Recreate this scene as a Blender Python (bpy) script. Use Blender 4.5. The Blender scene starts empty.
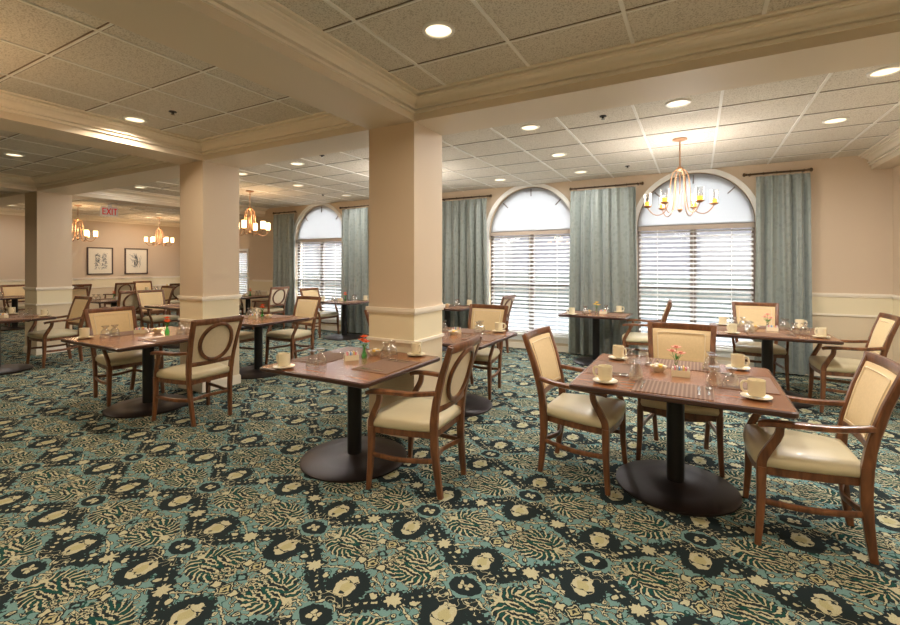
import bpy, bmesh, math, random
from mathutils import Vector, Matrix
random.seed(7)
PI = math.pi
SC = bpy.context.scene
COL = SC.collection

# ------------------------------------------------------------------ camera
F_PX, HORIZON, EYE = 448.0, 265.0, 1.5
cam_d = bpy.data.cameras.new('camera')
cam = bpy.data.objects.new('camera', cam_d); COL.objects.link(cam)
cam_d.sensor_fit = 'HORIZONTAL'; cam_d.sensor_width = 36.0
cam_d.lens = 36.0 * F_PX / 900.0
cam_d.shift_y = -(312.5 - HORIZON) / 900.0
cam_d.clip_start = 0.05
cam.location = (0, 0, EYE)
cam.rotation_euler = (PI / 2, 0, math.atan(247 / F_PX))
SC.camera = cam

# ------------------------------------------------------------------ light and exposure
SC.view_settings.view_transform = 'Standard'
SC.view_settings.look = 'None'
SC.view_settings.gamma = 1.0
SC.view_settings.use_curve_mapping = False
SC.view_settings.exposure = 0.2
world = bpy.data.worlds.new('sky'); SC.world = world; world.use_nodes = True
wbg = world.node_tree.nodes['Background']
wbg.inputs[0].default_value = (0.93, 0.965, 1.0, 1); wbg.inputs[1].default_value = 25.0
WARM = (1.0, 0.84, 0.66)
WIN_X = [-0.05, -2.62, -5.18, -7.74]
WALL_Y, WR, SPRING, SILL = 7.70, 0.79, 2.11, 0.27
def lamp(name, kind, loc, energy, color, size=0.2, rot=(0, 0, 0), spread=None, shape='DISK', size_y=None):
    d = bpy.data.lights.new(name, kind); d.energy = energy; d.color = color
    if kind == 'AREA':
        d.shape = shape; d.size = size
        if size_y: d.size_y = size_y
        if spread: d.spread = spread
    elif kind == 'POINT': d.shadow_soft_size = size
    elif kind == 'SUN': d.angle = size
    o = bpy.data.objects.new(name, d); COL.objects.link(o); o.location = loc; o.rotation_euler = rot
    return o
# window openings as light portals (they only guide the sky's light into the room)
for wx in WIN_X:
    p = lamp('window_portal', 'AREA', (wx, WALL_Y + 0.2, 1.58), 1, (1, 1, 1), 1.58, (-PI / 2, 0, 0), shape='RECTANGLE', size_y=2.62)
    p.data.cycles.is_portal = True
CEIL = 2.93
# recessed downlights: every can in view, plus unseen cans added to light the near room
CANS = [(-1.375, 2.35), (-0.147, 4.435), (1.214, 4.44), (1.196, 5.705), (-1.515, 4.466), (-1.565, 5.75), (-1.562, 6.98),
        (-2.882, 6.957), (-4.93, 4.482), (-8.94, 4.449), (-6.246, 5.70), (-6.279, 7.0), (-13.1, 7.0), (-14.3, 7.35),
        (-6.241, 4.546), (-4.82, 2.353), (-7.729, 2.353), (-14.3, 4.3)]
CANS_ADDED = [(0.9, 2.35), (-3.6, -0.4), (-1.375, 0.2), (0.9, 0.2), (-1.375, -1.6), (0.9, -1.6), (-7.0, 0.2), (-12.0, 1.5)]
CAN_W = 16.0
for i, (x, y) in enumerate(CANS + CANS_ADDED):
    near = y < 3.2
    lamp('downlight_bulb', 'AREA', (x, y, CEIL - 0.035), CAN_W if near else (23.0 if x > -1.0 else 13.0), WARM if near else (1.0, 0.97, 0.94), 0.15, spread=PI * (0.85 if near else 0.97))

# ------------------------------------------------------------------ material helpers
def s2l(c):
    return tuple(((v / 255) / 12.92 if v / 255 <= 0.04045 else ((v / 255 + 0.055) / 1.055) ** 2.4) for v in c) + (1.0,)
def new_mat(name):
    m = bpy.data.materials.new(name); m.use_nodes = True
    return m, m.node_tree, m.node_tree.nodes['Principled BSDF']
def mat(name, rgb, rough=0.5, metal=0.0, noise=None, bump=None, coat=0.0, spec=0.5, emit=None, sheen=0.0):
    """plain or mottled principled; noise=(scale, amount), bump=(scale, strength)"""
    m, t, b = new_mat(name)
    c = s2l(rgb)
    b.inputs['Base Color'].default_value = c
    b.inputs['Roughness'].default_value = rough; b.inputs['Metallic'].default_value = metal
    b.inputs['Specular IOR Level'].default_value = spec
    b.inputs['Coat Weight'].default_value = coat
    if sheen: b.inputs['Sheen Weight'].default_value = sheen
    if emit: b.inputs['Emission Color'].default_value = s2l(emit[0]); b.inputs['Emission Strength'].default_value = emit[1]
    tc = t.nodes.new('ShaderNodeTexCoord')
    if noise:
        n = t.nodes.new('ShaderNodeTexNoise'); n.inputs['Scale'].default_value = noise[0]; n.inputs['Detail'].default_value = 4
        t.links.new(tc.outputs['Object'], n.inputs['Vector'])
        r = t.nodes.new('ShaderNodeMix'); r.data_type = 'RGBA'
        r.inputs['A'].default_value = tuple(v * (1 - noise[1]) for v in c[:3]) + (1,)
        r.inputs['B'].default_value = tuple(min(1, v * (1 + noise[1])) for v in c[:3]) + (1,)
        t.links.new(n.outputs['Fac'], r.inputs['Factor']); t.links.new(r.outputs['Result'], b.inputs['Base Color'])
    if bump:
        n = t.nodes.new('ShaderNodeTexNoise'); n.inputs['Scale'].default_value = bump[0]
        t.links.new(tc.outputs['Object'], n.inputs['Vector'])
        bp = t.nodes.new('ShaderNodeBump'); bp.inputs['Strength'].default_value = bump[1]; bp.inputs['Distance'].default_value = 0.003
        t.links.new(n.outputs['Fac'], bp.inputs['Height']); t.links.new(bp.outputs['Normal'], b.inputs['Normal'])
    return m
def wood(name, dark, light, rough=0.35, scale=(3, 40, 40), coat=0.2):
    m, t, b = new_mat(name)
    tc = t.nodes.new('ShaderNodeTexCoord'); mp = t.nodes.new('ShaderNodeMapping')
    mp.inputs['Scale'].default_value = scale
    n = t.nodes.new('ShaderNodeTexNoise'); n.inputs['Scale'].default_value = 1.0; n.inputs['Detail'].default_value = 6
    n.inputs['Distortion'].default_value = 0.6
    r = t.nodes.new('ShaderNodeMix'); r.data_type = 'RGBA'
    r.inputs['A'].default_value = s2l(dark); r.inputs['B'].default_value = s2l(light)
    cr = t.nodes.new('ShaderNodeMapRange'); cr.inputs['From Min'].default_value = 0.3; cr.inputs['From Max'].default_value = 0.7
    t.links.new(tc.outputs['Object'], mp.inputs['Vector']); t.links.new(mp.outputs['Vector'], n.inputs['Vector'])
    t.links.new(n.outputs['Fac'], cr.inputs['Value']); t.links.new(cr.outputs['Result'], r.inputs['Factor'])
    t.links.new(r.outputs['Result'], b.inputs['Base Color'])
    b.inputs['Roughness'].default_value = rough; b.inputs['Coat Weight'].default_value = coat; b.inputs['Coat Roughness'].default_value = 0.15
    return m

class G:
    """tiny maths-node language for procedural patterns"""
    def __init__(s, t): s.t = t
    def m(s, op, *a, clamp=False):
        n = s.t.nodes.new('ShaderNodeMath'); n.operation = op; n.use_clamp = clamp
        for i, v in enumerate(a):
            if isinstance(v, (int, float)): n.inputs[i].default_value = v
            else: s.t.links.new(v, n.inputs[i])
        return n.outputs[0]
    def add(s, a, b): return s.m('ADD', a, b)
    def sub(s, a, b): return s.m('SUBTRACT', a, b)
    def mul(s, a, b): return s.m('MULTIPLY', a, b)
    def lt(s, a, b): return s.m('LESS_THAN', a, b)
    def gt(s, a, b): return s.m('GREATER_THAN', a, b)
    def AND(s, a, b): return s.m('MULTIPLY', a, b)
    def OR(s, a, b): return s.m('MAXIMUM', a, b)
    def sel(s, c, a, b): return s.add(s.mul(c, a), s.mul(s.sub(1.0, c), b))
    def hyp(s, a, b): return s.m('SQRT', s.add(s.mul(a, a), s.mul(b, b)))
    def mix(s, f, a, b):
        n = s.t.nodes.new('ShaderNodeMix'); n.data_type = 'RGBA'
        s.t.links.new(f, n.inputs['Factor'])
        for k, v in (('A', a), ('B', b)):
            if isinstance(v, tuple): n.inputs[k].default_value = v
            else: s.t.links.new(v, n.inputs[k])
        return n.outputs['Result']
    def noise(s, vec, scale, detail=2):
        n = s.t.nodes.new('ShaderNodeTexNoise'); n.inputs['Scale'].default_value = scale; n.inputs['Detail'].default_value = detail
        s.t.links.new(vec, n.inputs['Vector']); return n.outputs['Fac']

def carpet_material():
    m, t, b = new_mat('patterned_carpet'); g = G(t)
    tc = t.nodes.new('ShaderNodeTexCoord'); sx = t.nodes.new('ShaderNodeSeparateXYZ')
    t.links.new(tc.outputs['Object'], sx.inputs[0])
    A, B = 0.483, 0.4675
    n1 = g.sub(g.noise(tc.outputs['Object'], 21, 1), 0.5)
    n2 = g.sub(g.noise(tc.outputs['Object'], 55, 1), 0.5)
    X = g.add(g.add(sx.outputs[0], 0.95), g.mul(n1, 0.045)); Y = g.add(g.sub(sx.outputs[1], 1.868), g.mul(n2, 0.030))
    u0 = g.m('PINGPONG', X, A); v0 = g.m('PINGPONG', Y, B)
    up = g.gt(v0, B / 2)
    u = g.sel(up, g.sub(A, u0), u0); v = g.sel(up, g.sub(B, v0), v0)
    TEAL, DARK, GREEN, CREAM = s2l((108, 142, 140)), s2l((32, 42, 44)), s2l((26, 70, 64)), s2l((182, 178, 148))
    CORE = s2l((172, 166, 126))
    uv = t.nodes.new('ShaderNodeCombineXYZ'); t.links.new(u, uv.inputs[0]); t.links.new(v, uv.inputs[1]); uv = uv.outputs[0]
    def ell(cx, cy, rx, ry, jag=0):
        d = g.hyp(g.mul(g.sub(u, cx), 1 / rx), g.mul(g.sub(v, cy), 1 / ry))
        if jag: d = g.add(d, g.mul(n2, jag))
        return d
    def dia(cx, cy): return g.add(g.m('ABSOLUTE', g.sub(u, cx)), g.m('ABSOLUTE', g.sub(v, cy)))
    def sq(cx, cy): return g.m('MAXIMUM', g.m('ABSOLUTE', g.sub(u, cx)), g.m('ABSOLUTE', g.sub(v, cy)))
    def seg(ax, ay, bx, by):
        s1 = t.nodes.new('ShaderNodeVectorMath'); s1.operation = 'SUBTRACT'; t.links.new(uv, s1.inputs[0]); s1.inputs[1].default_value = (ax, ay, 0)
        bb = (bx - ax, by - ay, 0); L = bb[0] ** 2 + bb[1] ** 2
        d = t.nodes.new('ShaderNodeVectorMath'); d.operation = 'DOT_PRODUCT'; t.links.new(s1.outputs[0], d.inputs[0]); d.inputs[1].default_value = bb
        h = g.m('MULTIPLY', d.outputs['Value'], 1 / L, clamp=True)
        sc = t.nodes.new('ShaderNodeVectorMath'); sc.operation = 'SCALE'; sc.inputs[0].default_value = bb; t.links.new(h, sc.inputs['Scale'])
        s2 = t.nodes.new('ShaderNodeVectorMath'); s2.operation = 'SUBTRACT'; t.links.new(s1.outputs[0], s2.inputs[0]); t.links.new(sc.outputs[0], s2.inputs[1])
        le = t.nodes.new('ShaderNodeVectorMath'); le.operation = 'LENGTH'; t.links.new(s2.outputs[0], le.inputs[0])
        return le.outputs['Value'], h
    c = TEAL
    def lay(mask, col):
        nonlocal c
        n = t.nodes.new('ShaderNodeMix'); n.data_type = 'RGBA'; t.links.new(mask, n.inputs['Factor'])
        if isinstance(c, tuple): n.inputs['A'].default_value = c
        else: t.links.new(c, n.inputs['A'])
        n.inputs['B'].default_value = col; c = n.outputs['Result']
    nj = g.mul(n2, 0.11)
    # fine vine squiggles over the open ground
    isv = g.m('ABSOLUTE', g.sub(g.noise(tc.outputs['Object'], 17, 1), 0.5)); gate = g.gt(g.noise(tc.outputs['Object'], 11, 0), 0.44)
    lay(g.AND(gate, g.lt(isv, 0.040)), DARK); lay(g.AND(gate, g.lt(isv, 0.012)), CREAM)
    lay(g.AND(g.sub(1.0, gate), g.lt(isv, 0.020)), GREEN)
    # dark band between star and rosette with cream dashes along it
    d, h = seg(0.2415, 0.2337, 0.055, 0.085)
    lay(g.lt(g.add(d, nj), 0.048), DARK)
    lay(g.AND(g.lt(d, 0.0065), g.gt(g.m('SINE', g.mul(h, 40.0)), 0.25)), CREAM)
    # big ovals with dark jagged surround
    for cx, cy, sg in ((0.0, 0.2, 1), (A, 0.2675, -1)):
        e = ell(cx, cy, 0.106, 0.120, 0.6)
        lay(g.lt(e, 1.0), DARK)
        e = ell(cx, cy, 0.049, 0.070, 0.2)
        lay(g.lt(e, 1.0), CREAM); lay(g.lt(e, 0.5), CORE)
        wav = g.mul(g.m('SINE', g.mul(u, 95.0)), 0.008)
        lay(g.AND(g.lt(g.m('ABSOLUTE', g.sub(g.sub(v, cy + sg * 0.028), wav)), 0.005), g.lt(e, 0.95)), DARK)
        lay(g.lt(ell(cx, cy - sg * 0.042, 0.009, 0.009), 1.0), DARK)
    # flower: green ground, fringe of curls, long cream petals
    fx = 0.283
    e = ell(fx, 0.0, 0.150, 0.125, 0.5)
    lay(g.lt(e, 1.0), DARK); lay(g.lt(e, 0.88), GREEN)
    du = g.sub(u, fx); th = g.m('ARCTAN2', v, du); r = g.hyp(du, v)
    curl = g.m('SINE', g.add(g.mul(th, 19.0), g.mul(r, 130.0)))
    ring = g.AND(g.gt(e, 0.52), g.lt(e, 1.03))
    lay(g.AND(ring, g.gt(curl, -0.15)), DARK)
    lay(g.AND(ring, g.gt(curl, 0.58)), CREAM)
    pet = g.m('SINE', g.add(g.mul(v, 250.0), g.mul(g.m('SINE', g.mul(du, 48.0)), 1.5)))
    inner = g.lt(e, 0.56)
    lay(inner, DARK)
    lay(g.AND(inner, g.gt(pet, 0.30)), CREAM)
    lay(g.AND(inner, g.gt(g.m('SINE', g.add(g.mul(v, 102.0), g.mul(du, 30))), 0.72)), GREEN)
    lay(g.lt(ell(fx - 0.115, 0, 0.026, 0.018), 1.0), CREAM)
    # small squiggles scattered round the rosettes and in the open ground
    iso = g.m('ABSOLUTE', g.sub(g.noise(tc.outputs['Object'], 30, 0), 0.5))
    rz_ = g.hyp(u, g.mul(v, 1.1)); zone = g.AND(g.gt(rz_, 0.10), g.lt(rz_, 0.165))
    o1 = g.hyp(g.sub(u, 0.40), g.sub(v, 0.03)); zone = g.OR(zone, g.lt(o1, 0.05))
    lay(g.AND(zone, g.lt(iso, 0.045)), DARK); lay(g.AND(zone, g.lt(iso, 0.022)), CREAM)
    # rosette
    e = ell(0, 0, 0.098, 0.082, 0.1); lay(g.lt(e, 1.0), TEAL)
    e = ell(0, 0, 0.078, 0.060, 0.2); lay(g.lt(e, 1.0), DARK)
    lay(g.lt(ell(0.018, 0.013, 0.013, 0.012), 1.0), CREAM)
    lay(g.lt(dia(0, 0), 0.010), CREAM)
    # diamonds
    e = dia(A, 0.0875)
    lay(g.lt(e, 0.058), DARK); lay(g.lt(e, 0.048), CREAM); lay(g.lt(e, 0.040), DARK); lay(g.lt(e, 0.027), CORE); lay(g.lt(e, 0.012), DARK)
    e = sq(A - 0.062, 0.0875); lay(g.lt(e, 0.026), DARK); lay(g.lt(e, 0.018), CREAM)
    e = dia(A, 0.0); lay(g.lt(e, 0.034), DARK); lay(g.lt(e, 0.016), TEAL)
    # angular line from the star to the diamonds
    for pa in ((0.285, 0.225, 0.345, 0.188), (0.345, 0.188, 0.415, 0.165)):
        d, h = seg(*pa); lay(g.lt(d, 0.0095), DARK); lay(g.lt(d, 0.0048), CREAM)
    # small beads
    for cx, cy, rr in ((0.395, 0.045, 0.015), (0.30, 0.158, 0.019), (0.145, 0.207, 0.026), (0.385, 0.205, 0.016),
                       (0.405, 0.012, 0.012), (0.36, 0.135, 0.012)):
        e = ell(cx, cy, rr, rr, 0.3); lay(g.lt(e, 1.0), DARK); lay(g.lt(e, 0.62), CREAM)
        if rr < 0.02: lay(g.lt(e, 0.22), DARK)
    for pa in ((0.088, 0.055, 0.125, 0.075), (0.03, 0.085, 0.052, 0.062), (0.10, 0.012, 0.135, 0.03)):
        d, h = seg(*pa); lay(g.lt(d, 0.0095), DARK); lay(g.lt(d, 0.0048), CREAM)
    # star
    du = g.sub(u, A / 2); dv = g.sub(v, B / 2); th = g.m('ARCTAN2', dv, du); r = g.hyp(du, dv)
    rr = g.sub(r, g.mul(g.m('COSINE', g.mul(th, 8.0)), 0.008))
    lay(g.lt(rr, 0.052), DARK); lay(g.lt(rr, 0.035), CREAM)
    # pile: slight mottling and bump
    pile = g.noise(tc.outputs['Object'], 260, 2)
    mr = t.nodes.new('ShaderNodeMapRange'); t.links.new(pile, mr.inputs['Value']); mr.inputs['From Min'].default_value = 0.3; mr.inputs['From Max'].default_value = 0.7
    mr.inputs['To Min'].default_value = 0.78; mr.inputs['To Max'].default_value = 1.12
    vm = t.nodes.new('ShaderNodeVectorMath'); vm.operation = 'SCALE'; t.links.new(c, vm.inputs[0]); t.links.new(mr.outputs['Result'], vm.inputs['Scale'])
    t.links.new(vm.outputs[0], b.inputs['Base Color'])
    bp = t.nodes.new('ShaderNodeBump'); bp.inputs['Strength'].default_value = 0.35; bp.inputs['Distance'].default_value = 0.003
    t.links.new(pile, bp.inputs['Height']); t.links.new(bp.outputs['Normal'], b.inputs['Normal'])
    b.inputs['Roughness'].default_value = 0.95; b.inputs['Specular IOR Level'].default_value = 0.15
    return m
def paint_material():
    """wall paint with the cream dado band between the two rails (z 0.84 - 1.11) and a tan panel below"""
    m, t, b = new_mat('wall_paint'); g = G(t)
    gm = t.nodes.new('ShaderNodeNewGeometry'); sx = t.nodes.new('ShaderNodeSeparateXYZ'); t.links.new(gm.outputs['Position'], sx.inputs[0])
    z = sx.outputs[2]
    c = g.mix(g.lt(z, 1.11), s2l((208, 188, 162)), s2l((232, 219, 186)))
    c = g.mix(g.lt(z, 0.83), c, s2l((222, 204, 174)))
    t.links.new(c, b.inputs['Base Color']); b.inputs['Roughness'].default_value = 0.6
    n = g.noise(gm.outputs['Position'], 120, 2)
    bp = t.nodes.new('ShaderNodeBump'); bp.inputs['Strength'].default_value = 0.08; bp.inputs['Distance'].default_value = 0.002
    t.links.new(n, bp.inputs['Height']); t.links.new(bp.outputs['Normal'], b.inputs['Normal'])
    return m
def tile_material():
    m, t, b = new_mat('fissured_ceiling_tile'); g = G(t)
    tc = t.nodes.new('ShaderNodeTexCoord')
    n = g.noise(tc.outputs['Object'], 120, 3)
    mr = t.nodes.new('ShaderNodeMapRange'); t.links.new(n, mr.inputs['Value']); mr.inputs['From Min'].default_value = 0.36; mr.inputs['From Max'].default_value = 0.50
    c = g.mix(mr.outputs['Result'], s2l((186, 176, 160)), s2l((224, 217, 204)))
    t.links.new(c, b.inputs['Base Color']); b.inputs['Roughness'].default_value = 0.9
    bp = t.nodes.new('ShaderNodeBump'); bp.inputs['Strength'].default_value = 0.5; bp.inputs['Distance'].default_value = 0.004
    t.links.new(mr.outputs['Result'], bp.inputs['Height']); t.links.new(bp.outputs['Normal'], b.inputs['Normal'])
    return m
def striped(name, c1, c2, freq, axis=0, rough=0.7, weave=True):
    m, t, b = new_mat(name); g = G(t)
    tc = t.nodes.new('ShaderNodeTexCoord'); sx = t.nodes.new('ShaderNodeSeparateXYZ'); t.links.new(tc.outputs['Object'], sx.inputs[0])
    a = g.m('SINE', g.mul(sx.outputs[axis], freq)); f = g.gt(a, 0.1)
    if weave:
        w = g.m('SINE', g.mul(sx.outputs[1 - axis], freq * 6)); f = g.mul(f, g.m('MULTIPLY_ADD', w, 0.2, 0.8))
    t.links.new(g.mix(f, s2l(c1), s2l(c2)), b.inputs['Base Color']); b.inputs['Roughness'].default_value = rough
    return m
def damask(name, c1, c2):
    m, t, b = new_mat(name); g = G(t)
    tc = t.nodes.new('ShaderNodeTexCoord')
    v = t.nodes.new('ShaderNodeTexVoronoi'); v.inputs['Scale'].default_value = 14; t.links.new(tc.outputs['Object'], v.inputs['Vector'])
    n = g.noise(tc.outputs['Object'], 40, 3)
    f = g.gt(g.add(v.outputs['Distance'], g.mul(n, 0.5)), 0.62)
    t.links.new(g.mix(f, s2l(c1), s2l(c2)), b.inputs['Base Color'])
    b.inputs['Roughness'].default_value = 0.42; b.inputs['Sheen Weight'].default_value = 0.4
    return m
def clear_glass(name, tint=(1, 1, 1, 1), gloss=0.09):
    m = bpy.data.materials.new(name); m.use_nodes = True; t = m.node_tree; t.nodes.clear()
    o = t.nodes.new('ShaderNodeOutputMaterial'); tr = t.nodes.new('ShaderNodeBsdfTransparent'); tr.inputs[0].default_value = tint
    gl = t.nodes.new('ShaderNodeBsdfGlossy'); gl.inputs['Roughness'].default_value = 0.03
    lw = t.nodes.new('ShaderNodeLayerWeight'); lw.inputs[0].default_value = 0.35
    mr = t.nodes.new('ShaderNodeMapRange'); mr.inputs['To Min'].default_value = gloss; mr.inputs['To Max'].default_value = 0.85
    mx = t.nodes.new('ShaderNodeMixShader')
    t.links.new(lw.outputs['Facing'], mr.inputs['Value']); t.links.new(mr.outputs['Result'], mx.inputs[0])
    t.links.new(tr.outputs[0], mx.inputs[1]); t.links.new(gl.outputs[0], mx.inputs[2]); t.links.new(mx.outputs[0], o.inputs[0])
    return m
def translucent(name, rgb, amount=0.5):
    m = bpy.data.materials.new(name); m.use_nodes = True; t = m.node_tree; t.nodes.clear()
    o = t.nodes.new('ShaderNodeOutputMaterial'); d = t.nodes.new('ShaderNodeBsdfDiffuse'); tl = t.nodes.new('ShaderNodeBsdfTranslucent')
    mx = t.nodes.new('ShaderNodeMixShader'); mx.inputs[0].default_value = amount
    d.inputs[0].default_value = s2l(rgb); tl.inputs[0].default_value = s2l(rgb)
    t.links.new(d.outputs[0], mx.inputs[1]); t.links.new(tl.outputs[0], mx.inputs[2]); t.links.new(mx.outputs[0], o.inputs[0])
    return m

MT = dict(
    carpet=carpet_material(), paint=paint_material(), tile=tile_material(),
    beam=mat('beam_paint', (220, 206, 184), 0.6, bump=(150, 0.06)),
    trim=mat('cream_trim', (240, 230, 212), 0.35),
    white=mat('white_trim', (240, 238, 232), 0.4),
    grid=mat('ceiling_grid_metal', (240, 237, 230), 0.5), bar_shadow=mat('grid_shadow_brown', (120, 104, 84), 0.8),  # the brown is the shadow line along the bars
    chairwood=wood('cherry_chair_wood', (84, 50, 30), (136, 88, 54), 0.3, (25, 25, 5), 0.3),
    tablewood=wood('walnut_table_top', (116, 70, 42), (156, 102, 64), 0.26, (3, 30, 30), 0.35),
    edgewood=mat('dark_table_edge', (64, 38, 28), 0.35, coat=0.3),
    vinyl=mat('cream_seat_vinyl', (206, 194, 160), 0.38, noise=(5, 0.05), coat=0.15),
    backfab=mat('woven_tan_back_fabric', (224, 197, 150), 0.7, noise=(70, 0.10), bump=(300, 0.3)),
    rearfab=mat('pale_rear_fabric', (226, 208, 176), 0.7, noise=(35, 0.08)),
    bronze=mat('dark_bronze_metal', (52, 44, 42), 0.38, 0.6, noise=(8, 0.15)),
    black=mat('black_column_metal', (28, 25, 25), 0.38, 0.3),
    curtain=damask('grey_green_damask', (127, 135, 129), (136, 144, 138)),
    rod=mat('antique_bronze_rod', (92, 74, 56), 0.35, 0.8),
    mug=mat('cream_stoneware', (232, 220, 188), 0.25, coat=0.4),
    mat_brown=striped('striped_woven_placemat', (104, 74, 54), (142, 112, 88), 270.0, 1),
    steel=mat('polished_steel', (210, 206, 200), 0.16, 1.0),
    glass=clear_glass('clear_glass', (0.97, 0.98, 0.98, 1), 0.20), greenglass=clear_glass('green_glass', (0.25, 0.8, 0.35, 1), 0.1),
    pane=clear_glass('window_glass', (0.97, 0.99, 1, 1), 0.03),
    sash=mat('backlit_window_sash', (128, 116, 108), 0.5), slat=translucent('white_blind_slat', (228, 226, 224), 0.24),  # sash colour darkened to look backlit behind the blinds
    valance=mat('taupe_blind_valance', (176, 160, 144), 0.5),
    shade=translucent('white_arch_shade', (212, 212, 212), 0.66),
    brass=mat('aged_gold_metal', (168, 126, 92), 0.4, 0.6),
    candle=mat('amber_candle', (250, 180, 70), 0.5, emit=((255, 160, 50), 1.6)),
    glow=mat('lit_frosted_shade', (255, 240, 215), 0.4, emit=((255, 205, 140), 6.0)),
    lens=mat('downlight_lens', (255, 240, 215), 0.4, emit=((255, 236, 196), 1.5)),
    green=mat('leaf_green', (70, 130, 50), 0.5), orange=mat('orange_petal', (235, 100, 40), 0.6), pink=mat('pink_petal', (240, 170, 150), 0.6),
    yellow=mat('yellow_petal', (245, 205, 70), 0.6), packet=mat('paper_packet', (235, 225, 215), 0.7), pinkp=mat('pink_packet', (235, 150, 160), 0.7),
    bluep=mat('blue_packet', (130, 170, 215), 0.7), yellowp=mat('yellow_packet', (240, 205, 110), 0.7),
    frame=mat('dark_picture_frame', (84, 66, 58), 0.4), mount=mat('cream_mount', (232, 224, 204), 0.7), ink=mat('grey_ink', (92, 100, 104), 0.8),
    wash=mat('green_ink_wash', (160, 170, 150), 0.8), red=mat('red_letter', (205, 16, 12), 0.5, emit=((230, 16, 10), 0.3)), signw=mat('sign_white', (222, 218, 208), 0.5, emit=((230, 226, 215), 0.12)),
    dark=mat('dark_plastic', (36, 32, 30), 0.5), lawn=mat('dark_paving', (34, 37, 38), 0.9, noise=(2, 0.1)), facade=mat('grey_facade', (42, 40, 42), 0.9, noise=(1, 0.12)),
    hedge=mat('hedge_green', (34, 38, 34), 0.9, noise=(5, 0.3)), brick=mat('pale_brick', (176, 150, 138), 0.9, noise=(4, 0.1)),
)

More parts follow.
